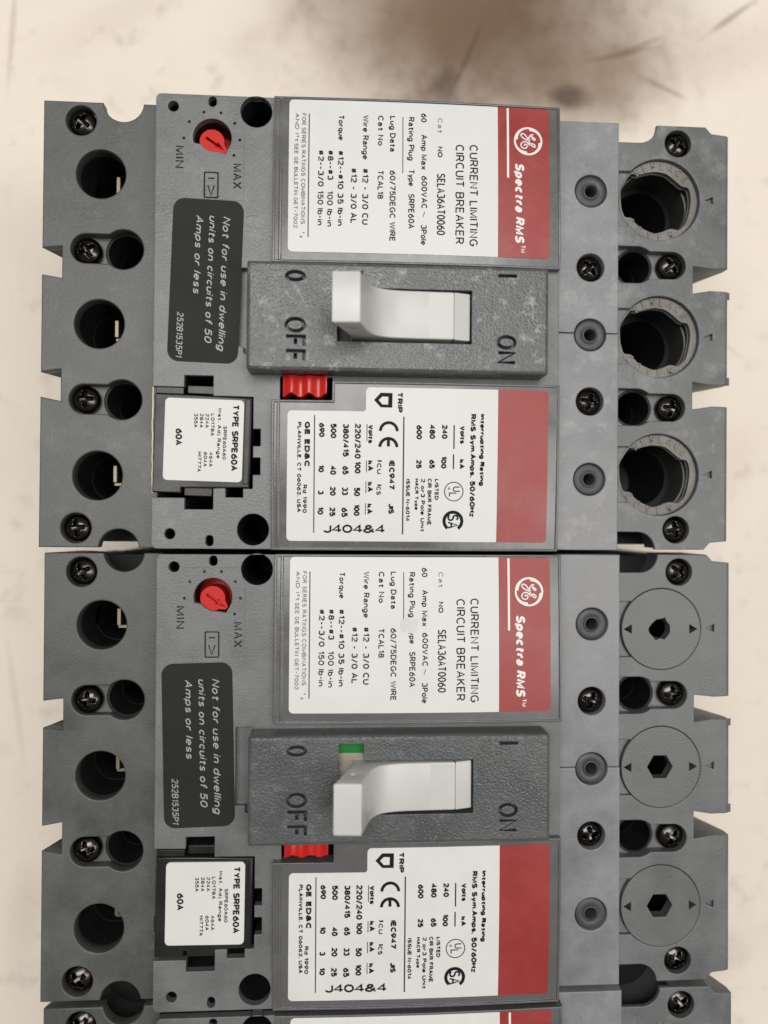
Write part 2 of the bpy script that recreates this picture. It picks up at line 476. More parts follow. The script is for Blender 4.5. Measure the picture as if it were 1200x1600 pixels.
# ------------------------------------------------------------------ lettering: a single-line alphabet drawn with a pen of chosen width
def EL(cx, cy, rx_, ry_, a0, a1, n=14):
    return [(cx + rx_ * math.cos(math.radians(a0 + (a1 - a0) * i / n)), cy + ry_ * math.sin(math.radians(a0 + (a1 - a0) * i / n))) for i in range(n + 1)]
RING = lambda cx, cy, rx_, ry_: EL(cx, cy, rx_, ry_, 90, 450, 20)
GLYPH = {
    'A': (.62, [[(0, 0), (.31, 1), (.62, 0)], [(.1, .33), (.52, .33)]]),
    'B': (.58, [[(0, 0), (0, 1)], [(0, 1), (.32, 1)] + EL(.32, .765, .22, .235, 90, -90) + [(0, .53)], [(.32, .53)] + EL(.32, .265, .26, .265, 90, -90) + [(0, 0)]]),
    'C': (.62, [EL(.34, .5, .34, .5, 48, 312, 18)]),
    'D': (.62, [[(0, 0), (0, 1), (.24, 1)] + EL(.24, .5, .38, .5, 90, -90) + [(0, 0)]]),
    'E': (.52, [[(.5, 1), (0, 1), (0, 0), (.52, 0)], [(0, .53), (.45, .53)]]),
    'F': (.5, [[(.5, 1), (0, 1), (0, 0)], [(0, .52), (.43, .52)]]),
    'G': (.66, [EL(.34, .5, .34, .5, 48, 330, 18) + [(.66, .28), (.66, .46), (.42, .46)]]),
    'H': (.58, [[(0, 0), (0, 1)], [(.58, 0), (.58, 1)], [(0, .52), (.58, .52)]]),
    'I': (.0, [[(0, 0), (0, 1)]]),
    'J': (.42, [[(.42, 1), (.42, .25)] + EL(.21, .25, .21, .25, 0, -180)]),
    'K': (.56, [[(0, 0), (0, 1)], [(.54, 1), (0, .38)], [(.2, .6), (.56, 0)]]),
    'L': (.48, [[(0, 1), (0, 0), (.48, 0)]]),
    'M': (.72, [[(0, 0), (0, 1), (.36, .08), (.72, 1), (.72, 0)]]),
    'N': (.58, [[(0, 0), (0, 1), (.58, 0), (.58, 1)]]),
    'O': (.68, [RING(.34, .5, .34, .5)]),
    'P': (.55, [[(0, 0), (0, 1), (.31, 1)] + EL(.31, .735, .24, .265, 90, -90) + [(0, .47)]]),
    'R': (.57, [[(0, 0), (0, 1), (.31, 1)] + EL(.31, .735, .24, .265, 90, -90) + [(0, .47)], [(.29, .47), (.57, 0)]]),
    'S': (.58, [EL(.29, .755, .26, .245, 25, 270) + EL(.29, .255, .29, .255, 90, -155)]),
    'T': (.58, [[(0, 1), (.58, 1)], [(.29, 1), (.29, 0)]]),
    'U': (.58, [[(0, 1), (0, .29)] + EL(.29, .29, .29, .29, 180, 360) + [(.58, 1)]]),
    'V': (.6, [[(0, 1), (.3, 0), (.6, 1)]]),
    'W': (.88, [[(0, 1), (.22, 0), (.44, .92), (.66, 0), (.88, 1)]]),
    'X': (.6, [[(0, 0), (.6, 1)], [(0, 1), (.6, 0)]]),
    'Y': (.6, [[(0, 1), (.3, .48), (.6, 1)], [(.3, .48), (.3, 0)]]),
    'Z': (.56, [[(0, 1), (.56, 1), (0, 0), (.56, 0)]]),
    '0': (.56, [RING(.28, .5, .28, .5)]),
    '1': (.26, [[(.02, .78), (.24, 1), (.24, 0)]]),
    '2': (.55, [EL(.275, .73, .265, .27, 165, -25) + [(0, 0), (.56, 0)]]),
    '3': (.55, [EL(.26, .755, .25, .245, 150, -75) + EL(.26, .265, .29, .265, 75, -150)]),
    '4': (.58, [[(.42, 0), (.42, 1), (0, .3), (.58, .3)]]),
    '5': (.55, [[(.5, 1), (.08, 1), (.04, .5)] + EL(.27, .32, .28, .32, 128, -150)]),
    '6': (.56, [RING(.28, .31, .28, .31), [(.47, 1), (.2, .78), (.03, .5), (0, .31)]]),
    '7': (.55, [[(0, 1), (.55, 1), (.2, 0)]]),
    '8': (.56, [RING(.28, .76, .23, .24), RING(.28, .265, .28, .265)]),
    '9': (.56, [RING(.28, .69, .28, .31), [(.56, .69), (.53, .5), (.36, .22), (.09, 0)]]),
    'a': (.46, [[(.03, .53)] + EL(.22, .45, .2, .21, 140, 0) + [(.42, .08), (.48, 0)], [(.42, .39), (.22, .39)] + EL(.22, .195, .22, .195, 90, 300)]),
    'b': (.48, [[(0, 1), (0, 0)], RING(.24, .33, .24, .33)]),
    'c': (.44, [EL(.25, .33, .25, .33, 50, 310)]),
    'd': (.48, [[(.48, 1), (.48, 0)], RING(.24, .33, .24, .33)]),
    'e': (.5, [[(.02, .34), (.49, .34)] + EL(.25, .33, .25, .33, 5, 310)]),
    'f': (.3, [EL(.3, .8, .16, .2, 80, 180) + [(.14, 0)], [(0, .64), (.3, .64)]]),
    'g': (.48, [RING(.24, .33, .24, .33), [(.48, .66), (.48, -.08)] + EL(.24, -.08, .24, .22, 0, -150)]),
    'h': (.46, [[(0, 1), (0, 0)], [(0, .4)] + EL(.23, .43, .23, .23, 170, 0) + [(.46, 0)]]),
    'i': (.0, [[(0, 0), (0, .66)], [(0, .86), (0, .98)]]),
    'j': (.12, [[(.12, .66), (.12, -.1), (.0, -.24)], [(.12, .86), (.12, .98)]]),
    'k': (.46, [[(0, 1), (0, 0)], [(.42, .66), (0, .25)], [(.16, .42), (.46, 0)]]),
    'l': (.0, [[(0, 1), (0, 0)]]),
    'm': (.74, [[(0, .66), (0, 0)], [(0, .42)] + EL(.185, .46, .185, .2, 170, 0) + [(.37, 0)], [(.37, .42)] + EL(.555, .46, .185, .2, 170, 0) + [(.74, 0)]]),
    'n': (.46, [[(0, .66), (0, 0)], [(0, .4)] + EL(.23, .43, .23, .23, 170, 0) + [(.46, 0)]]),
    'o': (.5, [RING(.25, .33, .25, .33)]),
    'p': (.48, [[(0, .66), (0, -.3)], RING(.24, .33, .24, .33)]),
    'q': (.48, [[(.48, .66), (.48, -.3)], RING(.24, .33, .24, .33)]),
    'r': (.28, [[(0, .66), (0, 0)], [(0, .38)] + EL(.24, .38, .24, .27, 170, 75)]),
    's': (.42, [EL(.21, .495, .19, .165, 25, 270) + EL(.21, .165, .21, .165, 90, -155)]),
    't': (.36, [[(.16, .92), (.16, .14)] + EL(.30, .14, .14, .14, 180, 290, 6), [(0, .66), (.38, .66)]]),
    'u': (.46, [[(0, .66), (0, .22)] + EL(.23, .22, .23, .22, 180, 360) + [(.46, .66)], [(.46, .3), (.46, 0)]]),
    'w': (.7, [[(0, .66), (.17, 0), (.35, .6), (.53, 0), (.7, .66)]]),
    'x': (.46, [[(0, 0), (.46, .66)], [(0, .66), (.46, 0)]]),
    'v': (.46, [[(0, .66), (.23, 0), (.46, .66)]]),
    'z': (.42, [[(0, .66), (.42, .66), (0, 0), (.42, 0)]]),
    'y': (.48, [[(0, .66), (.24, 0)], [(.48, .66), (.14, -.3)]]),
    '#': (.56, [[(.1, .05), (.22, .95)], [(.34, .05), (.46, .95)], [(0, .68), (.56, .68)], [(0, .34), (.56, .34)]]),
    '-': (.3, [[(0, .45), (.3, .45)]]),
    '/': (.4, [[(0, -.12), (.4, 1.08)]]),
    '.': (.0, [[(0, -.03), (0, .09)]]),
    ',': (.05, [[(.05, .08), (0, -.14)]]),
    '~': (.5, [EL(.125, .42, .125, .12, 180, 0, 8) + EL(.375, .42, .125, .12, 180, 360, 8)]),
    '&': (.66, [[(.66, 0), (.14, .68)] + EL(.3, .8, .17, .2, 215, -30, 12) + [(.1, .42)] + EL(.24, .25, .24, .25, 130, 300, 10) + [(.62, .5)]]),
    '\u00bd': (.6, [[(.02, .9), (.1, 1), (.1, .6)], [(.45, .38)] + EL(.5, .3, .1, .12, 150, -20, 6) + [(.4, 0), (.62, 0)]]),
    '\u00b2': (.24, [EL(.12, .85, .12, .15, 160, -20, 6) + [(0, .5), (.24, .5)]]),
}

def pen(pts, w, closed=False):
    """outline of a pen stroke with mitred corners: left side, right side"""
    n = len(pts)
    Ls, Rs = [], []
    for i in range(n):
        p = pts[i]
        a = pts[(i - 1) % n] if (closed or i > 0) else None
        b = pts[(i + 1) % n] if (closed or i < n - 1) else None
        d1 = Vector((p[0] - a[0], p[1] - a[1])) if a else None
        d2 = Vector((b[0] - p[0], b[1] - p[1])) if b else None
        if d1 is None or d1.length < 1e-9: d1 = d2
        if d2 is None or d2.length < 1e-9: d2 = d1
        d1, d2 = d1.normalized(), d2.normalized()
        n1, n2 = Vector((-d1.y, d1.x)), Vector((-d2.y, d2.x))
        k = 1 / max(0.45, 1 + n1.dot(n2))
        ox, oy = (n1.x + n2.x) * k * w / 2, (n1.y + n2.y) * k * w / 2
        ex = ey = 0
        Ls.append((p[0] + ox + ex, p[1] + oy + ey))
        Rs.append((p[0] - ox + ex, p[1] - oy + ey))
    return Ls, Rs

def strokes_of(body, gap=0.27, shear=0.0):
    x, out = 0.0, []
    for ch in body:
        if ch == ' ':
            x += 0.42
            continue
        w, st = GLYPH[ch]
        for s in st:
            out.append([(x + p[0] + shear * p[1], p[1]) for p in s])
        x += w + gap
    return out

def place_strokes(body, xb, xt, y0, y1, width, gap=0.27, shear=0.0):
    """strokes laid between two lines: base line at x = xb, cap line at x = xt, reading from y0 down to y1"""
    st = strokes_of(body, gap, shear)
    xs = [p[0] for s in st for p in s]
    lo, hi = min(xs), max(xs)
    sg = 1 if xt > xb else -1
    b0, b1 = xb + sg * width / 2, xt - sg * width / 2
    u0, u1 = y0 - width / 2, y1 + width / 2
    sl = (u0 - u1) / (hi - lo) if hi - lo > 1e-6 else 0.0
    if sl == 0.0:
        u0 = (y0 + y1) / 2
    return [[(b0 + p[1] * (b1 - b0), u0 - (p[0] - lo) * sl) for p in s] for s in st]

def ink(st, width):
    """flat pen strokes; crossing strokes lie a hair above one another"""
    v, f = [], []
    for k, s in enumerate(st):
        closed = math.hypot(s[0][0] - s[-1][0], s[0][1] - s[-1][1]) < 1e-6 and len(s) > 3
        pts = s[:-1] if closed else s
        a, b = pen(pts, width, closed)
        o, n = len(v), len(pts)
        z = 0.003 * (k % 4)
        for p, q in zip(a, b):
            v += [(p[0], p[1], z), (q[0], q[1], z)]
        for i in range(n if closed else n - 1):
            j = (i + 1) % n
            f.append((o + 2 * i + 1, o + 2 * j + 1, o + 2 * j, o + 2 * i))
    return v, f

def write(body, xb, xt, y0, y1, width, gap=0.27, shear=0.0):
    return ink(place_strokes(body, xb, xt, y0, y1, width, gap, shear), width)

def stroke_loops(st, width):
    """closed outlines of pen strokes, for engraving"""
    out = []
    for s in st:
        closed = math.hypot(s[0][0] - s[-1][0], s[0][1] - s[-1][1]) < 1e-6 and len(s) > 3
        pts = s[:-1] if closed else s
        a, b = pen(pts, width, closed)
        if closed:
            out += [a, b]
        else:
            out.append(a + b[::-1])
    return out

def engrave(body, xb, xt, y0, y1, w):
    """letters as closed outlines that do not overlap: bars stop just short of the stems they meet"""
    special = {
        'F': [[(.5, 1), (0, 1), (0, 0)], [(.12, .52), (.43, .52)]],
        'A': [[(0, 0), (.31, 1), (.62, 0)], [(.225, .33), (.395, .33)]],
        'X': [[(0, 0), (.6, 1)], [(0, 1), (.235, .60)], [(.365, .40), (.6, 0)]],
    }
    keep = {k: GLYPH[k] for k in special}
    for k in special:
        GLYPH[k] = (keep[k][0], special[k])
    st = place_strokes(body, xb, xt, y0, y1, w, 0.3)
    for k in special:
        GLYPH[k] = keep[k]
    return stroke_loops(st, w)

def label_z(x, y):
    """the label covers are crowned: highest beside the handle plate, sinking towards the breaker's sides"""
    t = max(0.0, abs(y) - 14) / 38.0
    return 0.35 + 1.45 * (1 - t * t) + 0.6 * math.sin(PI * min(1, max(0, (x + 29) / 66.0)))

def drape(dz):
    return lambda x, y, z: (x, y, label_z(x, y) + dz + z)

# ------------------------------------------------------------------ Phillips screw
def screw_mesh(R=3.2):
    v, f = [], []
    nr, na = 34, 80
    def hgt(x, y):
        r = math.hypot(x, y) / R
        z = 1.35 * (1 - r ** 2.4) - 0.25 * max(0, r - 0.9) * 10
        d = 0.0
        for a, b in ((x, y), (y, x)):
            w = 0.40 + 0.22 * max(0, 1 - abs(a) / 1.2)
            l = 2.05
            if abs(b) < w * 1.35 and abs(a) < l:
                e = min(1, (w * 1.35 - abs(b)) / 0.16) * min(1, (l - abs(a)) / 0.5)
                d = max(d, e)
        c = max(0, 1 - math.hypot(x, y) / 0.95)
        d = max(d, min(1, c * 3))
        return z - d * (0.75 + 1.5 * max(0, 1 - math.hypot(x, y) / 2.1))
    v.append((0, 0, hgt(0, 0)))
    for i in range(1, nr + 1):
        r = R * i / nr
        for k in range(na):
            a = 2 * PI * k / na
            x, y = r * math.cos(a), r * math.sin(a)
            v.append((x, y, hgt(x, y)))
    for k in range(na):
        v.append((R * math.cos(2 * PI * k / na), R * math.sin(2 * PI * k / na), -1.6))
    for k in range(na):
        f.append((0, 1 + k, 1 + (k + 1) % na))
    for i in range(nr):
        for k in range(na):
            a, b = 1 + i * na + k, 1 + i * na + (k + 1) % na
            f.append((a, a + na, b + na, b))
    return MB().add(v, f).mesh('screw', M['screw'], angle=50, flat=False)

# ------------------------------------------------------------------ printed matter: text, base line x, cap line x, start y, end y (mm on the breaker)
UPPER = [
    ('CURRENT LIMITING', 15.61, 17.56, 42.0, 18.17),
    ('CIRCUIT BREAKER', 12.34, 14.35, 41.89, 18.59),
    ('Cat', 8.21, 9.29, 48.07, 44.5),
    ('NO', 8.18, 9.33, 41.27, 38.72),
    ('SELA36AT0060', 8.02, 9.96, 34.87, 20.5),
    ('60', 4.33, 5.64, 49.08, 46.93),
    ('Amp Max', 4.37, 5.74, 43.99, 35.61),
    ('600VAC', 4.42, 5.78, 34.2, 26.57),
    ('~', 4.45, 5.81, 25.89, 24.59),
    ('3Pole', 4.36, 5.72, 22.79, 18.1),
    ('Rating Plug', 1.4, 2.76, 48.06, 37.71),
    ('Type', 1.45, 2.81, 35.56, 31.67),
    ('pe', 1.45, 2.81, 34.49, 32.23),
    ('SRPE60A', 1.43, 2.85, 29.86, 21.79),
    ('Lug Data', -2.86, -1.56, 48.16, 39.58),
    ('60/75DEGC WIRE', -2.88, -1.52, 35.24, 18.72),
    ('Cat No', -5.64, -4.34, 48.16, 40.99),
    ('TCAL18', -5.68, -4.32, 35.19, 28.48),
    ('Wire Range', -9.13, -7.77, 48.15, 37.62),
    ('#12 - 3/0 CU', -9.16, -7.75, 35.53, 22.43),
    ('#12 - 3/0 AL', -11.8, -10.4, 35.54, 22.61),
    ('Torque', -14.71, -13.42, 48.03, 42.01),
    ('#12--#10 35 lb-in', -14.79, -13.44, 39.59, 22.02),
    ('#8--#3', -17.12, -15.78, 39.6, 32.58),
    ('100 lb-in', -17.17, -15.83, 30.05, 21.81),
    ('#2--3/0', -19.3, -17.96, 39.6, 31.02),
    ('150 lb-in', -19.36, -18.01, 30.06, 22.05),
    ('FOR SERIES RATINGS COMBINATIONS', -23.11, -22.16, 48.18, 22.25),
    ('½', -23.34, -22.22, 20.51, 19.06),
    ('AND I²t', -24.62, -23.73, 48.18, 41.46),
    ('SEE GE BULLETIN GET-7002', -24.75, -23.86, 41.01, 21.31),
]
UPPER_RULES = [
    ('rule', 0.04, 0.21, 48.05, 37.04),
    ('rule', -0.05, 0.18, 34.67, 18.99),
    ('rule', -21.42, -21.2, 48.13, 36.52),
    ('rule', -21.66, -21.44, 36.63, 19.27),
]
BRAND = [
    ('Spectra RMS', 26.31, 28.5, 38.12, 19.22),
    ('™', 27.39, 28.72, 18.87, 17.05),
]
BRANDRULE = [
    ('rule', 24.4, 24.92, 51.91, 34.6),
    ('ring', 26.07, 32.84, 46.96, 40.11),
]
LOWER = [
    ('Interrupting Rating', 18.46, 19.55, -20.48, -37.02),
    ('RMS Sym.Amps, 50/60Hz', 16.2, 17.46, -20.52, -44.25),
    ('Volts', 13.8, 14.95, -23.28, -27.42),
    ('kA', 13.68, 14.82, -30.94, -33.21),
    ('240', 9.57, 10.89, -23.06, -26.35),
    ('100', 9.46, 10.71, -30.26, -33.15),
    ('480', 6.73, 8.04, -23.1, -26.39),
    ('65', 6.73, 8.04, -31.14, -33.18),
    ('600', 3.72, 5.02, -23.26, -26.54),
    ('25', 3.72, 4.97, -31.18, -33.22),
    ('LISTED', 8.08, 8.99, -35.55, -40.36),
    ('CIR BKR FRAME', 6.4, 7.36, -35.45, -46.19),
    ('2 or3 Pole Unit', 4.87, 5.84, -35.47, -47.73),
    ('HACR Type', 3.49, 4.34, -35.49, -42.72),
    ('ISSUE N-6014', 1.46, 2.37, -35.62, -45.33),
    ('TRIP', -0.76, 0.49, -15.76, -20.51),
    ('IEC947', -2.49, -1.19, -31.43, -38.03),
    ('JIS', -2.54, -1.24, -41.3, -43.67),
    ('I', -5.28, -3.98, -31.47, -31.69),
    ('CU', -5.26, -4.25, -32.09, -34.57),
    ('I', -5.29, -4.05, -36.99, -37.22),
    ('CS', -5.34, -4.32, -37.39, -39.36),
    ('Volts', -7.3, -6.18, -23.32, -27.61),
    ('kA', -7.41, -6.17, -31.49, -33.92),
    ('kA', -7.43, -6.19, -36.39, -38.7),
    ('kA', -7.5, -6.26, -41.35, -43.77),
    ('220/240', -10.38, -8.98, -23.09, -31.14),
    ('100', -10.33, -8.98, -31.7, -34.51),
    ('50', -10.45, -9.05, -37.66, -39.69),
    ('100', -10.47, -9.13, -41.49, -44.19),
    ('380/415', -13.08, -11.73, -23.13, -30.72),
    ('65', -13.13, -11.73, -32.8, -34.77),
    ('33', -13.21, -11.8, -37.58, -39.49),
    ('65', -13.28, -11.87, -42.3, -44.49),
    ('500', -15.9, -14.56, -23.17, -26.54),
    ('40', -15.94, -14.54, -32.78, -34.86),
    ('20', -15.95, -14.61, -37.5, -39.63),
    ('25', -16.02, -14.68, -42.21, -44.35),
    ('690', -18.53, -17.25, -23.04, -26.3),
    ('10', -18.62, -17.34, -32.59, -34.33),
    ('3', -18.69, -17.35, -38.37, -39.38),
    ('10', -18.71, -17.42, -42.13, -43.98),
    ('Rd 1990', -22.13, -21.19, -37.12, -43.61),
    ('PLAINVILLE, CT 06062, USA', -23.42, -22.53, -22.9, -43.46),
]
LOWER_BOLD = [
    ('GE ED&C', -21.8, -20.57, -22.82, -33.08),
]
LOWER_RULES = [
    ('r', 12.26, 12.55, -23.14, -28.59),
    ('r', 12.19, 12.48, -29.83, -33.24),
    ('r', 0.85, 1.14, -21.39, -35.07),
    ('r', 0.45, 0.73, -34.79, -48.33),
    ('r', -7.7, -7.53, -23.22, -27.05),
    ('r', -7.75, -7.58, -31.51, -34.15),
    ('r', -7.82, -7.65, -36.29, -38.94),
    ('r', -7.89, -7.72, -41.25, -43.89),
    ('r', -19.57, -19.34, -21.27, -34.74),
    ('r', -19.78, -19.56, -34.63, -48.08),
]
MARKS = [
    ('UL', 10.25, 14.75, -36.12, -40.66),
    ('SA', 10.01, 14.8, -42.98, -47.4),
    ('pent', -6.07, -1.84, -16.0, -19.38),
    ('C', -4.89, -0.37, -22.47, -24.95),
    ('E', -4.98, -0.4, -26.08, -28.56),
    ('J', -17.38, -3.18, -46.33, -48.12),
]
PLUG = [
    ('TYPE SRPE60A', -38.35, -36.87, -18.92, -34.08),
    ('SRPE60A60', -40.31, -39.49, -23.93, -31.56),
    ('Inst. Adj Range', -41.6, -40.76, -19.95, -31.34),
    ('LO178A', -43.12, -42.31, -21.19, -26.27),
    ('224A', -44.38, -43.54, -21.21, -24.48),
    ('464A', -43.26, -42.45, -29.91, -33.29),
    ('284A', -45.64, -44.81, -21.23, -24.5),
    ('604A', -44.52, -43.69, -29.92, -33.31),
    ('355A', -46.91, -46.09, -21.25, -24.52),
    ('HI777A', -45.83, -45.0, -29.94, -34.53),
    ('60A', -50.96, -49.44, -24.81, -28.68),
]
BORE= [(-9.65, 2.4), (-9.02, 3.87), (-7.33, 6.4), (-6.48, 6.83), (-5.2, 6.53), (-4.14, 6.86), (-2.22, 7.35), (-0.51, 7.5), (2.06, 7.05), (4.21, 5.51), (5.94, 4.17), (7.44, 3.87), (8.09, 2.83), (8.42, 0.53), (8.01, -2.41), (7.27, -5.14), (6.2, -6.41), (5.13, -7.15), (3.2, -6.85), (1.28, -7.6), (-0.86, -8.14), (-2.57, -7.64), (-4.71, -6.61), (-6.21, -5.27), (-6.85, -4.44), (-8.55, -4.15), (-9.42, -1.76), (-9.64, 0.32)]

# ------------------------------------------------------------------ the setting
fl = MB()
N, S = 24, 1500.0
fv, ff = [], []
for j in range(N + 1):
    for i in range(N + 1):
        fv.append((-S + 2 * S * i / N, -S + 2 * S * j / N, 0))
for j in range(N):
    for i in range(N):
        a = j * (N + 1) + i
        ff.append((a, a + 1, a + N + 2, a + N + 1))
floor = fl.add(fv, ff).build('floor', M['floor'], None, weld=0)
floor['kind'] = 'structure'

# ------------------------------------------------------------------ one breaker; local z = 0 is the face of its front cover
Y = 52.0
SCREW = screw_mesh()

def part(mb, name, mat, root, **kw):
    return mb.build(name, mat, root, **kw)

def make_breaker():
    root = bpy.data.objects.new('circuit_breaker', None)
    COL.objects.link(root)
    root.empty_display_size = 0.02
    P = {}
    up = lambda mb: mb.map(lambda x, y, z: (x, y, z + H))      # heights below are measured from the front cover

    def add(mb, name, mat, parent=None, **kw):
        return up(mb).build(name, M[mat], parent or root, **kw)

    # ---- case under the covers
    mb = MB()
    mb.add(*slab([rect(-77.5, -51.0, 77.0, 51.0, 1.5)], -H, -44, 0.4))
    mb0 = mb
    inner = MB()                                               # mouldings down the holes, near-black colour standing in for deep shade

    # ---- terminal cover of the line end
    def left_outline(hr=4.65):
        y = Y
        hx = -65.0
        pts = [(-83.2, y - 0.0)]
        pts += [(-83.2, 17.6), (-78.65, 18.1), (-78.65, 10.7), (-83.2, 11.4)]
        pts += [(-83.2, -11.4), (-78.65, -10.6), (-78.65, -18.0), (-83.2, -17.1)]
        pts += [(-83.2, -y)]
        pts += arc(hx, -Y - 0.3, hr, 180 - 4, 4, 20)
        pts += [(-56.1, -y), (-56.1, -36.6), (-57.3, -36.6), (-57.3, -32.8), (-56.1, -32.8), (-56.1, y)]
        pts += arc(hx, Y + 0.3, hr, -4, -176, 20)
        return pts
    def low_left():
        return rect(-78.65, -51.0, -56.1, 51.0)
    sc = [(-74.7, 47.6), (-73.3, 17.5), (-73.3, -17.4), (-74.8, -47.5)]
    wires = [(-70.0, 35.2), (-70.0, 0.1), (-70.0, -35.3)]
    keys = [(-64.7, 17.7), (-64.7, -17.5)]
    mb = MB()
    holes = [circ(*c, 3.5) for c in (sc[0], sc[3])] + [circ(*c, 5.7) for c in wires]
    kh = [keyhole(kx, ky, 4.65, -73.3, 3.45) for kx, ky in keys]
    mb.add(*slab([left_outline()] + holes + kh, -8.2, -5, 0.28, 2))
    mb.add(*slab([left_outline(8.0)] + [circ(*c, 6.3) for c in wires] + [circ(*c, 4.9) for c in keys], -19, -8.1))
    tube = lambda cx, cy, r, ro, z0, z1: inner.add(*slab([circ(cx, cy, ro), circ(cx, cy, r)], z0, z1))
    for c in wires:
        tube(*c, 5.62, 6.25, -19, -8.25)
    for c in keys:
        tube(*c, 4.3, 4.85, -19, -8.4)
    inner.add(*slab([low_left()] + [circ(*c, 5.5) for c in wires] + [circ(*c, 4.2) for c in keys], -44, -19))
    mb.map(lambda x, y, z: (max(x, -83.2 + max(0, min(1, (-5.3 - z) / 13.5)) * 4.4), y, z))
    P['line_cover'] = add(mb, 'terminal_cover', 'deck')
    for x, y in sc:
        s = bpy.data.objects.new('screw', SCREW); COL.objects.link(s); s.parent = root
        s.location = (x * MM, y * MM, (H - 6.45) * MM); s.rotation_euler = (random.uniform(-.03, .03), random.uniform(-.03, .03), random.uniform(0, 1.57))
    for (x, y) in wires:                                       # the wire clamps glimpsed inside the wire holes
        mb = MB().add(*slab([rect(x + 1.3, y - 1.2, x + 2.2, y + 2.9, 0.2)], -24, -13, 0.1))
        mb.add(*slab([rect(x + 1.3, y - 2.0, x + 4.4, y - 1.25, 0.2)], -24, -14, 0.1))
        add(mb, 'terminal_strip', 'brass')

    # ---- front cover
    XL, XR = -56.3, 37.3
    yc = 51.95
    plug_cut = [(XL, -40.4), (-49.0, -40.4), (-49.0, -43.0), (-42.5, -43.0), (-42.5, -38.2), (-39.8, -38.1), (-39.8, -40.2), (-35.75, -40.2), (-35.75, -38.2),
                (-33.6, -38.2), (-33.6, -35.0), (-31.9, -35.0), (-31.9, -31.0), (-33.6, -31.0), (-33.6, -28.4), (-31.9, -28.4), (-31.9, -24.4), (-33.6, -24.4),
                (-33.6, -17.1), (-42.7, -17.0), (-42.7, -12.4), (-49.3, -12.4), (-49.3, -15.1), (XL, -15.0)]
    outline = arc(XL + 1.2, yc - 1.2, 1.2, 90, 180, 4) + list(reversed(plug_cut)) + arc(XL + 1.2, -yc + 1.2, 1.2, 180, 270, 4) + [(XR, -yc), (XR, yc)]
    well = [(-46.25, 40.58), (-47.79, 40.92)] + arc(-43.55, 42.2, 4.4, 193, -22, 26) + [(-40.54, 38.57), (-42.23, 38.87), (-43.92, 38.97), (-45.37, 39.7)]
    big = [(-33.6, 48.9 - 0.35), (-33.45, -47.5)]
    smalls = [(-52.4, 49.1), (-52.2, -48.6)]
    pills = [rect(-44.5, 49.3, -42.6, 51.7, 0.9), rect(-44.2, -51.4, -42.35, -48.8, 0.9)]
    pocket = [(-38.2, 12.5), (-34.2, 12.5), (-34.2, -7.4), (-35.4, -7.4), (-36.0, -7.0), (-36.0, -5.6), (-38.2, -5.6)]
    button_hole = rect(-27.6, -18.0, -15.6, -12.3)
    dots = [(-45.54, 48.0), (-41.67, 48.0), (-48.8, 45.7), (-38.5, 45.7), (-50.0, 41.9), (-37.3, 41.9), (-38.6, 38.3)]
    panel = rect(-51.3, 27.9, -36.2, 51.9)
    panel = [(-51.3, 38.0), (-52.6, 38.0), (-52.6, 27.9), (-36.2, 27.9), (-36.2, 38.0), (-36.4, 44.6), (-39.6, 50.6), (-40.0, 48.9), (-48.6, 48.9), (-51.3, 45.0)]
    panel = [(-52.6, 27.9), (-36.3, 27.9), (-36.3, 44.9), (-37.4, 48.9), (-50.6, 48.9), (-51.0, 43.0), (-52.6, 43.0)]
    eng = engrave('MIN', -51.85, -49.93, 40.1, 34.95, 0.3) + engrave('MAX', -38.8, -36.77, 36.42, 30.65, 0.3)
    eng += [rect(-45.38, 28.3, -42.02, 34.35, 0.3), rect(-45.08, 28.58, -42.32, 34.07, 0.2)]
    eng += [rect(-44.45, 32.72, -43.0, 33.02)]
    eng += stroke_loops([[(-44.45, 31.2), (-43.73, 28.95), (-43.0, 31.2)]], 0.25)
    field_holes = [well] + [circ(*c, 0.33, 10) for c in dots]
    outer_holes = [pocket, button_hole, panel] + [circ(*c, 3.65) for c in big] + [circ(*c, 1.25, 24) for c in smalls] + pills
    mb = MB()
    mb.add(*slab([outline] + outer_holes, -2.0, 0, 0.0))
    base_holes = [outline, well, button_hole] + [circ(*c, 3.65) for c in big] + [circ(*c, 1.25, 24) for c in smalls] + pills
    mb.add(*slab([rect(-39.0, -8.2, -33.5, 13.3)], -3.5, -1.9))
    inner.add(*slab(base_holes, -44, -2.0))
    mb.add(*slab([panel] + field_holes + eng, -1.4, 0))
    mb.add(*slab([panel, well], -2.0, -1.4))
    # rounded rim along the free edges
    P['cover'] = add(mb, 'front_cover', 'cover')

    # ---- dial
    mb = MB().add(*slab([circ(-43.55, 42.2, 4.9)], -10, -8.2))
    th = math.atan2(39.71 - 41.78, -40.74 + 43.78)
    c, s = math.cos(th), math.sin(th)
    tr = lambda pts: [(-43.78 + c * u - s * v, 41.78 + s * u + c * v) for u, v in pts]
    knob = arc(0, 0, 2.83, 24, 336, 40) + [(2.75, -1.12), (3.95, -0.42), (3.95, 0.42), (2.75, 1.12)]
    arrow = [(-1.7, -0.32), (1.1, -0.32), (1.1, -0.72), (3.5, 0.0), (1.1, 0.72), (1.1, 0.32), (-1.7, 0.32)]
    mb.add(*slab([tr(knob)], -8.3, -2.6))
    mb.add(*slab([tr(knob), tr(arrow)], -2.6, -1.1, 0.0))
    dial = add(mb, 'adjustment_dial', 'dial')

    # ---- charcoal warning sticker (placed on each breaker by hand, a little crooked)
    mb = MB().add(*slab([rect(-8.0, -18.7, 8.0, 18.7, 2.6, 8)], 0, 0.08))
    st = mb.build('warning_sticker', M['sticker'], root)
    st.location = (-44.7 * MM, 9.25 * MM, H * MM)
    st.rotation_euler.z = math.radians(-1.78)
    P['sticker'] = st
    mb = MB()
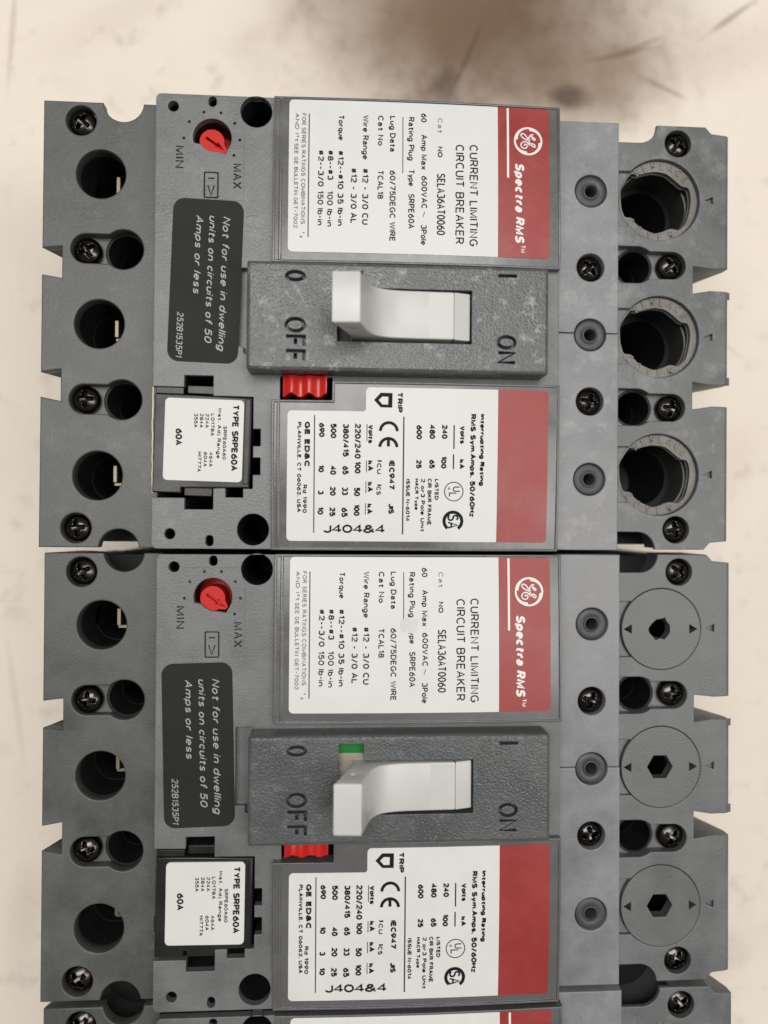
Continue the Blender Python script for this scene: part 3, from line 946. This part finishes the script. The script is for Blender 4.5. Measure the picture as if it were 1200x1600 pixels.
    for t, xb, xt, y0, y1 in (("Not for use in dwelling", 3.35, 5.05, 15.0, -16.0), ("units on circuits of 50", 0.25, 1.9, 15.0, -14.2),
                              ("Amps or less", -2.75, -1.1, 15.0, -3.1)):
        mb.add(*write(t, xb, xt, y0, y1, 0.26, 0.26, 0.22))
    mb.add(*write("252B1535P1", -6.1, -4.65, -7.4, -17.9, 0.2, 0.27, 0.2))
    mb.map(lambda x, y, z: (x, y, 0.1 + z))
    mb.build('lettering', M['silver_ink'], st, smooth=False)

    # ---- rating plug
    pr = bpy.data.objects.new('rating_plug', None)
    bpy.data.objects.remove(pr)
    mb = MB()
    body = [(-55.9, -17.0), (-55.9, -39.4), (-49.4, -39.4), (-49.4, -38.2), (-34.1, -37.7), (-34.1, -17.3), (-49.2, -17.0)]
    mb.add(*slab([body], -10, 0.55, 0.25))
    mb.add(*slab([rect(-55.8, -16.9, -49.6, -15.4)], -10, 0.2, 0.15))
    mb.add(*slab([rect(-48.9, -16.6, -42.8, -14.7)], -10, -0.5, 0.2))
    mb.add(*slab([rect(-48.9, -40.0, -42.6, -38.0)], -10, -0.5, 0.2))
    mb.add(*slab([rect(-35.6, -37.0, -34.3, -17.6)], 0.0, 0.95, 0.2))
    ctr = (-44.8, -27.3)
    loc = lambda m_: m_.map(lambda x, y, z: (x - ctr[0], y - ctr[1], z))
    pg = loc(mb).build('rating_plug', M['black'], root)
    pg.location = (ctr[0] * MM, ctr[1] * MM, H * MM)
    pg.rotation_euler.z = math.radians(-1.3)
    P['plug'] = pg
    mb = MB().add(*slab([rect(-53.5, -36.6, -35.75, -17.9, 1.0)], 0.5, 1.0, 0.05))
    loc(mb).build('plug_label', M['plug_white'], pg)
    mb = MB()
    for t, xb, xt, y0, y1 in PLUG:
        bold = t in ("TYPE SRPE60A", "60A")
        mb.add(*write(t, xb, xt, y0, y1, 0.38 if bold else 0.18))
    mb.map(lambda x, y, z: (x, y, 1.03 + z))
    loc(mb).build('lettering', M['ink'], pg, smooth=False)

    # ---- trip button
    top_edge = [(-26.9, -12.2), (-16.8, -12.2)]
    low = []
    for i in range(41):
        x = -16.8 - 10.1 * i / 40
        low.append((x, -16.75 - 0.45 * math.cos((x + 16.8) / 10.1 * 2 * PI * 2.5 + PI)))
    v, f = slab([top_edge + low], -6, 1.6, 0.2)
    v, f = cuts(v, f, xs=frange(-26.9, -16.8, 0.4))
    mb = MB().add(v, f).map(lambda x, y, z: (x, y, z + (0.45 * math.cos((x + 16.8) / 10.1 * 2 * PI * 2.5) if z > 0 else 0)))
    add(mb, 'trip_button', 'button')

    # ---- label covers with their printed labels
    def label_cover(out, lab, red, name):
        xs, ys = frange(-29.6, 37.1, 3.3), [s_ * (14 + 38 * i / 8) for s_ in (-1, 1) for i in range(1, 8)]
        mb = MB()
        v, f = slab(out, -1.0, 0.0, 0.0)
        v, f = cuts(v, f, xs, ys)
        mb.add([(x, y, z if z < -0.5 else label_z(x, y) - 0.12) for x, y, z in v], f)
        # raised rim: outline and a smaller copy of it
        v, f = slab([out[0], inset(out[0], 0.5)], 0.0, 0.36, 0.12)
        v, f = cuts(v, f, xs, ys)
        mb.add([(x, y, label_z(x, y) - 0.14 + z) for x, y, z in v], f)
        yl = [p[1] for p in out[0] if p[0] < -29]
        v, f = slab([rect(-28.1, min(yl) + 0.4, -27.5, max(yl) - 0.4)], 0.0, 0.3, 0.12)
        v, f = cuts(v, f, xs, ys)
        mb.add([(x, y, label_z(x, y) - 0.14 + z) for x, y, z in v], f)
        lc = add(mb, name, 'lens', angle=30, flat=False)
        v, f = cuts(*sheet([lab], 0), xs, ys)
        add(MB().add(v, f).map(drape(-0.03)), 'label', 'white', lc, flat=False)
        v, f = cuts(*sheet([red], 0), xs, ys)
        add(MB().add(v, f).map(drape(-0.03)), 'red_band', 'red', lc, flat=False)
        return lc

    def inset(lp, d):
        n = len(lp)
        out = []
        area = sum(lp[i][0] * lp[(i + 1) % n][1] - lp[(i + 1) % n][0] * lp[i][1] for i in range(n))
        sg = 1 if area > 0 else -1
        for i in range(n):
            a, b, c_ = lp[i - 1], lp[i], lp[(i + 1) % n]
            d1 = Vector((b[0] - a[0], b[1] - a[1])).normalized()
            d2 = Vector((c_[0] - b[0], c_[1] - b[1])).normalized()
            n1, n2 = Vector((-d1.y, d1.x)) * sg, Vector((-d2.y, d2.x)) * sg
            k = d / max(0.2, 1 + n1.dot(n2))
            out.append((b[0] + (n1.x + n2.x) * k, b[1] + (n1.y + n2.y) * k))
        return out

    def draped(mb, dz, name, mat, parent):
        return add(mb.map(drape(dz)), name, mat, parent, smooth=False, weld=0)

    def rule(mb, xb, xt, y0, y1, zz=0):
        n = max(1, int(abs(y1 - y0) / 3))
        xm = (xb + xt) / 2
        mb.add(*ribbon([(xm, y0 + (y1 - y0) * i / n) for i in range(n + 1)], abs(xt - xb)))

    # upper
    out = [(-29.5, 52.1), (-29.5, 13.5), (37.05, 13.5), (37.05, 52.1)]
    lab = [(22.3, 15.9)] + [(22.3, 51.5)] + arc(-25.0, 50.5, 1.0, 90, 180, 5) + arc(-25.0, 16.9, 1.0, 180, 270, 5)
    red = [(22.3, 15.9)] + arc(33.5, 16.9, 1.0, -90, 0, 5) + arc(33.5, 50.5, 1.0, 0, 90, 5) + [(22.3, 51.5)]
    ul = label_cover([out], lab, red, 'label_cover')
    P['upper'] = ul
    mb, faint, faded = MB(), MB(), MB()
    for t, xb, xt, y0, y1 in UPPER:
        tgt, w = mb, 0.25
        if t in ("SELA36AT0060", "CURRENT LIMITING", "CIRCUIT BREAKER"):
            w = 0.29
        if t[0] == '#':
            w = 0.28
        if t in ('Cat', '\u00bd', '~', 'AND I\u00b2t') or t[:3] in ('FOR', 'SEE'):
            tgt, w = faint, 0.14
        if t in ('Cat', '~'):
            tgt = faded
        if t == 'pe':
            continue
        tgt.add(*write(t, xb, xt, y0, y1, w))
    rule(mb, UPPER_RULES[0][1], UPPER_RULES[0][2], UPPER_RULES[0][3], UPPER_RULES[1][3])
    a_, b_ = UPPER_RULES[2], UPPER_RULES[3]
    rule(mb, (a_[1] + b_[1]) / 2, (a_[2] + b_[2]) / 2, a_[3], b_[4])
    draped(mb, 0.03, 'lettering', 'ink', ul)
    draped(faint, 0.03, 'lettering', 'faint_ink', ul)
    draped(faded, 0.03, 'lettering', 'faint_ink', ul)
    wt = MB()
    _, xb, xt, y0, y1 = BRAND[0]
    wt.add(*write("Spectra RMS", xb, xt, y0, y1, 0.56, 0.36, 0.2))
    _, xb, xt, y0, y1 = BRAND[1]
    wt.add(*write("TM", xt - 1.0, xt, y0, y1, 0.2))
    _, xb, xt, y0, y1 = BRANDRULE[0]
    rule(wt, xb, xt, 51.3, y1)
    _, xa, xc, ya, yb = BRANDRULE[1]
    cx, cy, R = (xa + xc) / 2, (ya + yb) / 2, (xc - xa) / 2
    q = lambda x, y: (cx + (x - 500) / 305 * R, cy - (y - 590) / 305 * R)
    n = 64
    ring, wid = [], []
    for i in range(n):
        a = 2 * PI * i / n
        t = ((a / (2 * PI) * 4) + 0.12) % 1.0                     # four swelling waves round the ring
        w = (0.13 + 0.14 * t ** 2) * R
        rr = R - w / 2
        ring.append((cx + rr * math.cos(a), cy + rr * math.sin(a)))
        wid.append(w)
    wt.add(*ribbon(ring, wid, 0, True))
    for pts in ([(515, 575), (430, 548), (370, 505), (345, 455), (378, 430), (430, 452), (475, 510), (510, 575), (530, 640), (522, 695)],
                [(530, 690), (500, 640), (450, 605), (390, 612), (347, 660), (360, 720), (420, 750), (470, 720), (468, 672), (430, 660), (412, 690)],
                [(510, 575), (515, 510), (550, 475), (600, 500), (650, 540), (625, 562), (575, 510)],
                [(530, 520), (545, 462), (585, 443), (612, 452)],
                [(505, 560), (545, 565)],
                [(530, 655), (585, 640), (645, 672), (640, 712), (600, 700), (560, 665), (530, 655)]):
        wt.add(*ribbon(smooth_line([q(*p) for p in pts]), 0.085 * R))
    draped(wt, 0.03, 'lettering', 'white_ink', ul)

    # lower
    out = [(-29.3, -17.9), (-29.3, -52.1), (37.05, -52.1), (37.05, -13.5), (-15.6, -13.5), (-15.6, -17.9)]
    lab = ([(22.6, -14.8)] + arc(-6.9, -15.8, 1.0, 90, 180, 5) + [(-7.9, -19.9), (-8.3, -20.3)] + arc(-24.7, -21.3, 1.0, 90, 180, 5) +
           arc(-24.8, -49.0, 1.0, 180, 270, 5) + [(22.6, -50.0)])
    red = [(22.6, -50.0)] + arc(33.4, -49.1, 1.0, -90, 0, 5) + arc(33.5, -15.8, 1.0, 0, 90, 5) + [(22.6, -14.8)]
    ll = label_cover([out], lab, red, 'label_cover')
    mb = MB()
    for t, xb, xt, y0, y1 in LOWER:
        small = xt - xb < 1.05
        mb.add(*write(t, xb, xt, y0, y1, 0.235 if small else 0.36))
    for t, xb, xt, y0, y1 in LOWER_BOLD:
        mb.add(*write(t, xb, xt, y0, y1, 0.38))
    for k in (0, 1, 4, 5, 6, 7):
        rule(mb, *LOWER_RULES[k][1:])
    for a_, b_ in ((LOWER_RULES[2], LOWER_RULES[3]), (LOWER_RULES[8], LOWER_RULES[9])):
        rule(mb, (a_[1] + b_[1]) / 2, (a_[2] + b_[2]) / 2, a_[3], b_[4])
    mk = {m_[0]: m_[1:] for m_ in MARKS}
    def frame(k):
        x0, x1, y0, y1 = mk[k]
        return (x0 + x1) / 2, (y0 + y1) / 2, (x1 - x0) / 2, abs(y0 - y1) / 2
    # listing mark: letters on the slant in a ring
    cx, cy, rx_, ry_ = frame('UL'); R = rx_
    mb.add(*ribbon([(cx + (R - .1) * math.cos(a * PI / 24), cy + (R - .1) * math.sin(a * PI / 24)) for a in range(48)], 0.2, 0, True))
    mb.add(*write('U', cx - 0.1 * R, cx + 0.68 * R, cy + 0.52 * R, cy - 0.02 * R, 0.24))
    mb.add(*write('L', cx - 0.5 * R, cx + 0.33 * R, cy - 0.10 * R, cy - 0.58 * R, 0.24))
    mb.add(*ribbon([(cx - 0.5 * R + 0.2 * math.cos(a * PI / 6), cy + 0.3 * R + 0.2 * math.sin(a * PI / 6)) for a in range(12)], 0.14, 0, True))
    # standards mark: SA inside an open thick ring
    cx, cy, rx_, ry_ = frame('SA'); R = rx_
    mb.add(*ribbon([(cx + 0.86 * R * math.cos(math.radians(a)), cy + 0.86 * R * math.sin(math.radians(a))) for a in range(-55, 236, 6)], 0.31 * R))
    mb.add(*write('S', cx - 0.55 * R, cx + 0.55 * R, cy + 0.62 * R, cy - 0.0 * R, 0.4))
    mb.add(*write('A', cx - 0.55 * R, cx + 0.55 * R, cy - 0.05 * R, cy - 0.74 * R, 0.38))
    # arrow box of the trip button
    x0, x1, y0, y1 = mk['pent']
    g = lambda x, y: (x0 + (x - 88) / 170 * (x1 - x0), y0 + (y - 148) / 135 * (y1 - y0))
    v, f = sheet([[g(*p) for p in ((258, 150), (256, 283), (150, 281), (88, 215), (150, 148))],
                  [g(*p) for p in ((220, 184), (218, 255), (165, 255), (130, 215), (165, 182))]], 0)
    mb.add(v, f)
    # conformity mark
    for k in 'CE':
        cx, cy, rx_, ry_ = frame(k)
        R = rx_
        cyy = cy + ry_ - R
        mb.add(*ribbon([(cx + 0.85 * R * math.cos(math.radians(a)), cyy + 0.85 * R * math.sin(math.radians(a))) for a in range(0, 181, 6)], 0.3 * R))
        if k == 'E':
            mb.add(*ribbon([(cx, cyy + 0.75 * R), (cx, cyy + 0.05 * R)], 0.3 * R))
    # date stamp, read upright
    x0, x1, y0, y1 = mk['J']
    v, f = write('J404&4', 0, y0 - y1 + 0.15, 0, -(x1 - x0), 0.43, 0.14)
    mb.add([(x0 - p[1], y1 + p[0], p[2]) for p in v], f)
    draped(mb, 0.03, 'lettering', 'ink', ll)

    # ---- handle plate
    slot = [(-14.6, 10.3), (-9.0, 10.3), (-9.0, 6.5), (15.55, 6.5), (15.55, -5.5), (-14.6, -5.5)]
    pl_out = rect(-34.55, -12.05, 33.0, 12.05, 0.5, 4)
    field = rect(-33.4, -11.0, 31.8, 11.0)
    ZP = 6.9
    engr = (engrave('0', -26.2, -21.6, 10.1, 7.6, 0.72) + engrave('OFF', -26.2, -21.5, -0.3, -10.2, 0.72) +
            [rect(21.5, 9.7, 25.7, 10.42)] + engrave('ON', 21.2, 25.7, -3.3, -9.8, 0.72))
    mb = MB()
    mb.add(*slab([pl_out, field], -0.5, ZP, 0.7, 3))
    # the bevelled ring is closed by the engraved field
    ring_in = rect(-34.55 + 0.7, -12.05 + 0.7, 33.0 - 0.7, 12.05 - 0.7)
    mb = MB()
    v, f = slab([pl_out], -0.5, ZP, 0.7, 3)
    keep = []
    for qf in f:                                               # drop the flat lid, keep walls and rounded rim
        if not all(abs(v[i][2] - ZP) < 1e-3 for i in qf):
            keep.append(qf)
    mb.add(v, keep)
    lid = [(x, y) for x, y in inset(pl_out, 0.7)]
    mb.add(*slab([rect(-34.55 + .68, -12.05 + .68, 33.0 - .68, 12.05 - .68), slot] + engr, ZP - 2.4, ZP))
    mb.add(*slab([rect(-33.8, -11.3, 32.2, 11.3), slot], -0.5, ZP - 2.4))
    P['plate'] = add(mb, 'handle_plate', 'plate')
    mb = MB().add(*slab([rect(-15.5, 7.6, -8.5, 11.2)], 2.0, 4.6))
    add(mb, 'trip_flag', 'green')
    mb = MB().add(*slab([rect(-15.5, 1.5, -8.5, 7.6)], 1.6, 4.5))
    add(mb, 'flag_carrier', 'tan')

    # ---- toggle handle: side profile (x, z) run across the breaker
    prof = [(-15.6, 20.0), (-9.9, 20.4), (-9.2, 17.8), (-8.5, 15.0), (-7.7, 12.4), (-6.6, 10.3), (-5.2, 8.9), (-3.4, 8.1), (-1.0, 7.6), (3.0, 7.35), (11.4, 7.1), (11.4, 1.5), (-11.6, 1.5), (-11.4, 7.5)]
    prof = [(-15.6, 20.0), (-9.9, 20.4)] + smooth_line(prof[1:11], 3)[1:] + prof[11:]
    v1 = slab([prof, circ(-11.6, 14.6, 0.62, 16)], -5.35, 5.35, 0.4, 2)
    v2 = slab([[(11.52, 7.05), (15.2, 5.9), (15.2, 1.5), (11.52, 1.5)]], -5.35, 5.35, 0.3, 2)
    mb = MB()
    for v, f in (v1, v2):
        mb.add([(a, c_ + 0.7, b) for a, b, c_ in v], [tuple(reversed(q_)) for q_ in f])
    add(mb, 'toggle_handle', 'toggle', angle=28)
    mb = MB().add(*slab([rect(-14.7, -5.6, 15.6, 6.6)], -0.4, 1.6))
    add(mb, 'slot_shutter', 'black')

    # ---- pale cover strip, in two lengths, with rubber grommets and screws
    gx = 46.5
    gr = [(gx, 35.1), (gx, 0.15), (gx, -34.85)]
    ss = [(gx, 16.5), (gx, -16.0)]
    for sgn in (1, -1):
        ya, yb = (0.62, 51.95) if sgn > 0 else (-51.95, 0.45)
        hol = [circ(*c_, 3.95) for c_ in gr if ya + 4 < c_[1] < yb - 4] + [circ(*c_, 3.4) for c_ in ss if ya < c_[1] < yb]
        x1 = 53.35 if sgn > 0 else 53.5
        cyc = gr[1][1]
        if sgn > 0:
            dx_ = math.sqrt(3.95 ** 2 - (ya - cyc) ** 2)
            a0 = math.degrees(math.atan2(ya - cyc, dx_))
            o_ = [(37.35, ya)] + arc(gx, cyc, 3.95, 180 - a0, a0, 20) + [(x1, ya), (x1, yb), (37.35, yb)]
        else:
            dx_ = math.sqrt(3.95 ** 2 - (yb - cyc) ** 2)
            a0 = math.degrees(math.atan2(yb - cyc, dx_))
            o_ = [(37.35, ya), (x1, ya), (x1, yb)] + arc(gx, cyc, 3.95, a0, -180 - a0, 20) + [(37.35, yb)]
        mb = MB().add(*slab([o_] + hol, -14, -5, 0.22, 2))
        add(mb, 'cover_strip', 'strip')
    mb = MB().add(*slab([rect(37.35, -51.0, 53.4, 51.0)], -44, -13.5))
    add(mb, 'strip_bed', 'case')
    for x, y in gr:
        mb = MB().add(*lathe([(3.95, -9), (3.9, -6.2), (3.6, -5.45), (3.1, -5.2), (2.4, -5.25), (2.0, -5.4), (1.82, -5.15), (1.6, -5.12), (1.4, -5.35), (1.25, -6.2), (1.2, -13)], x, y))
        add(mb, 'grommet', 'rubber')
    for x, y in ss:
        s_ = bpy.data.objects.new('screw', SCREW); COL.objects.link(s_); s_.parent = root
        s_.location = (x * MM, y * MM, (H - 6.4) * MM); s_.rotation_euler = (0, 0, random.uniform(0, 1.57))

    # ---- terminal cover of the load end
    ZL = -5.5
    bores = [(63.9, 33.8), (63.9, 0.2), (63.9, -33.5)]
    rk = [(58.3, 17.7), (58.3, -17.1)]
    rs = [(68.3, 47.7), (67.0, 17.8), (67.0, -17.2), (68.2, -46.9)]
    def right_outline(nub=True, chan=52.6):
        r = 4.4 if nub else 7.2
        o_ = [(chan, 52 - r), (58.6, 52 - r)] + arc(58.6, 52.0, r, -90, 0, 12) + [(75.2, 52.0), (76.7, 50.4), (81.1, 50.0)]
        o_ += [(81.1, 17.3), (77.2, 17.15), (72.2, 17.7), (72.2, 11.0), (76.5, 11.75)]
        o_ += ([(81.9, 11.6), (81.9, 9.9), (81.1, 9.9), (81.1, -9.4), (81.9, -9.4), (81.9, -11.3)] if nub else [(81.1, 11.7), (81.1, -11.3)])
        o_ += [(76.5, -11.4), (72.2, -10.7), (72.2, -17.4), (77.2, -16.6), (81.1, -16.7), (81.1, -49.6), (76.7, -50.0), (75.2, -51.7)]
        o_ += arc(58.6, -51.9, r, 2, 90, 12) + [(chan, -51.9 + r)]
        return o_
    def pocket_loop(cx, cy, R, hw, xl):
        a = math.degrees(math.asin(hw / R))
        return [(xl, cy - hw)] + arc(cx, cy, R, -180 + a, 180 - a, 56) + [(xl, cy + hw)]
    lugs = []
    mb = MB()
    pk = [pocket_loop(*c_, 9.95, 6.75, 53.2) for c_ in bores]
    kh = [keyhole(kx, ky, 4.5, 67.05, 3.35, 53.2) for kx, ky in rk]
    sc2 = [circ(*rs[0], 3.3), circ(*rs[3], 3.3)]
    marks = [[(75.2, cy + 0.2), (77.2, cy + 1.15), (77.2, cy - 0.75)] for cx, cy in bores]      # arrow heads pointing at the rings
    mb.add(*cuts(*slab([right_outline()] + pk + kh + sc2 + marks, ZL - 1.3, ZL, 0.2, 2), xs=[80.3]))
    bore = smooth_line(BORE + [BORE[0]], 3)[:-1]
    bl = [[(cx + a, cy + b) for a, b in bore] for cx, cy in bores]
    corner = []
    for cx, cy in bores:
        for s_ in (1, -1):
            c_ = [(53.2, cy + s_ * 6.6), (56.1, cy + s_ * 6.6), (54.2, cy + s_ * 4.2), (53.2, cy + s_ * 4.2)]
            corner.append(c_)
    mb.add(*slab([right_outline(False)] + [circ(cx, cy, 9.93, 64) for cx, cy in bores] + kh + sc2, ZL - 2.9, ZL - 1.2))
    for (cx, cy), lp in zip(bores, bl):
        P.setdefault('rings', []).append(MB().add(*slab([circ(cx, cy, 9.9, 64), lp], ZL - 2.9, ZL - 1.22, 0.2, 2)))
    mb.add(*slab([right_outline(False)] + [circ(cx, cy, 9.85) for cx, cy in bores] + [circ(*c_, 4.7) for c_ in rk], -19, ZL - 2.8))
    for c_ in rk:
        inner.add(*slab([circ(*c_, 4.65), circ(*c_, 4.1)], -19, ZL - 2.85))
    low_o = [(52.6, 51.0), (77.1, 51.0), (77.1, 17.2), (72.2, 17.6), (72.2, 11.1), (77.1, 11.6), (77.1, -11.2), (72.2, -10.8), (72.2, -17.3), (77.1, -16.6),
             (77.1, -50.9), (52.6, -50.9)]
    inner.add(*slab([low_o] + [circ(cx, cy, 7.2) for cx, cy in bores] + [circ(*c_, 4.0) for c_ in rk], -44, -19))
    for cx, cy in bores:
        lugs.append(MB().add(*slab([circ(cx, cy, 9.8), circ(cx - 0.4, cy - 0.3, 8.7)], -24, ZL - 5.0, 0.4)))
    mb.map(lambda x, y, z: (min(x, max(77.1, 81.9 - max(0, (ZL - 0.5 - z)) / 12.5 * 4.4)) if x > 77.2 else x, y, z))
    # coarse chamfer along the outer edge
    mb.map(lambda x, y, z: (x, y, z - max(0, x - 80.4) * 0.55 if z > ZL - 0.4 else z))
    # raised words round each ring
    for nb, (cx, cy) in enumerate(bores):
        for word, a0, a1, rr, flip in (("REPLACE", 128, 40, 8.75, False), ("COVER", 217, 292, 8.75, True)):
            for i, ch in enumerate(word):
                a = math.radians(a0 + (a1 - a0) * i / (len(word) - 1))
                k = 1.6
                up_ = (math.cos(a), math.sin(a)) if not flip else (-math.cos(a), -math.sin(a))
                rt = (up_[1], -up_[0])
                gw = GLYPH[ch][0]
                st = [[(cx + rr * math.cos(a) + rt[0] * (p[0] - gw / 2) * k + up_[0] * (p[1] - .5) * k,
                        cy + rr * math.sin(a) + rt[1] * (p[0] - gw / 2) * k + up_[1] * (p[1] - .5) * k) for p in s] for s in GLYPH[ch][1]]
                for m_, s in enumerate(st):
                    P['rings'][nb].add(*slab(stroke_loops([s], 0.28), ZL - 1.4, ZL - 0.98 + 0.004 * m_))
    add(mb0, 'case', 'case')
    add(inner, 'inner_moulding', 'inner')
    for lg in lugs:
        add(lg, 'lug', 'lug')
    for rg in P['rings']:
        add(rg, 'lug_ring', 'ring')
    P['load_cover'] = add(mb, 'terminal_cover', 'lug_deck')
    for x, y in rs:
        s_ = bpy.data.objects.new('screw', SCREW); COL.objects.link(s_); s_.parent = root
        s_.location = (x * MM, y * MM, (H - 6.9) * MM); s_.rotation_euler = (random.uniform(-.05, .05), random.uniform(-.05, .05), random.uniform(0, 1.57))
    return root, P, bores, ZL

def lug_cover(root, cx, cy, ZL, hexr=3.2, chewed=False):
    n = 6 if not chewed else 14
    hx = [(cx - 0.25 + hexr * math.cos(PI / 3 * k), cy + 0.05 + hexr * math.sin(PI / 3 * k)) for k in range(6)]
    if chewed:
        rnd = random.Random(4)
        hx = [(cx - 0.25 + (2.75 + rnd.uniform(-0.55, 0.4)) * math.cos(2 * PI * k / 16), cy + 0.05 + (2.75 + rnd.uniform(-0.55, 0.4)) * math.sin(2 * PI * k / 16)) for k in range(16)]
    tri = [[(cx - 9.3, cy), (cx - 7.35, cy - 1.15), (cx - 7.35, cy + 1.15)], [(cx + 9.05, cy), (cx + 7.05, cy + 1.15), (cx + 7.05, cy - 1.15)]]
    mb = MB()
    mb.add(*slab([circ(cx, cy, 9.78, 72), hx] + tri, ZL - 1.1, ZL + 0.02))
    mb.add(*slab([circ(cx, cy, 9.78, 72), hx] + tri, ZL - 3.0, ZL - 1.1))
    mb.map(lambda x, y, z: (x - cx, y - cy, z))
    o = mb.build('lug_cover', M['disc'], root)
    o.location = (cx * MM, cy * MM, H * MM)
    return o

# where the print of one label is rubbed away
WORN = []
WORN = [(-0.4, 37.2), (0.9, 37.6), (2.2, 37.2), (3.3, 37.5), (3.4, 35.6), (3.0, 34.2), (1.6, 34.0), (0.6, 34.4), (-0.3, 34.2), (-0.6, 35.7)]
proto, PP, BORES, ZL = make_breaker()

def copy_tree(o, parent=None):
    c = o.copy()
    COL.objects.link(c)
    if parent:
        c.parent = parent
    m = {o: c}
    for ch in list(o.children):
        m.update(copy_tree(ch, c))
    return m

second = copy_tree(proto)
third = copy_tree(proto)

def place(root, dx, dy, deg, dz=0.0):
    a = math.radians(deg)
    ox, oy = 15.0, -60.3
    root.location = ((math.cos(a) * ox - math.sin(a) * oy + dx) * MM, (math.sin(a) * ox + math.cos(a) * oy + dy) * MM, dz * MM)
    root.rotation_euler.z = a

place(proto, -0.124, 105.16, -0.5, 0.8)
place(second[proto], 0, 0, -0.36)
place(third[proto], 0.1, -105.45, -0.30)

def tag(o, label):
    o['label'] = label
    o['category'] = 'circuit breaker'
    o['group'] = 'circuit breakers lying side by side on the floor'

tag(proto, 'dusty grey circuit breaker shown whole with three open lug holes and pinkish red dial')
tag(second[proto], 'grey circuit breaker with socketed covers in its lug holes and green flag by its toggle')
tag(third[proto], 'grey circuit breaker showing only a narrow strip at the bottom edge of the photo')

# what differs from one breaker to the next
m2, m3 = second, third
m2[PP['sticker']].location = (-46.6 * MM, 8.45 * MM, H * MM)
m2[PP['sticker']].rotation_euler.z = math.radians(1.45)
m2[PP['plug']].rotation_euler.z = math.radians(-0.6)
m2[PP['plug']].location.y += 0.1 * MM
for i, (cx, cy) in enumerate(BORES):
    lc = lug_cover(m2[proto], cx, cy, ZL, chewed=(i == 0))
    if i == 0:
        lc['label'] = 'lug cover with a chewed-out round socket'
bead = [(-56.25 + random.uniform(-0.12, 0.1), -15.2 - 1.1 * k) for k in range(23)]
v_, f_ = slab(stroke_loops([smooth_line(bead, 3)], 0.34), -0.4, 0.12, 0.1)
MB().add(v_, f_).map(lambda x, y, z: (x, y, z + H)).build('glue_bead', M['glue'], proto)
patch = MB().add(*cuts(*sheet([WORN], 0), ys=frange(20, 48, 2))).map(drape(0.05)).map(lambda x, y, z: (x, y, z + H))
patch.build('worn_patch', M['worn'], m2[PP['upper']])
for o in [o for o in m2 if o.name.startswith('lug_ring')]:     # hidden under the closed lug covers
    bpy.data.objects.remove(m2.pop(o))
for mp in (m2, m3):
    for o, c in mp.items():
        if o.name.startswith('screw'):
            c.rotation_euler.z = random.uniform(0, 1.57)
for o, dv in ((proto, 1.0), (m2[proto], 0.25), (m3[proto], 0.5)):
    o['dust'] = dv
    for ch in o.children_recursive:
        ch['dust'] = dv
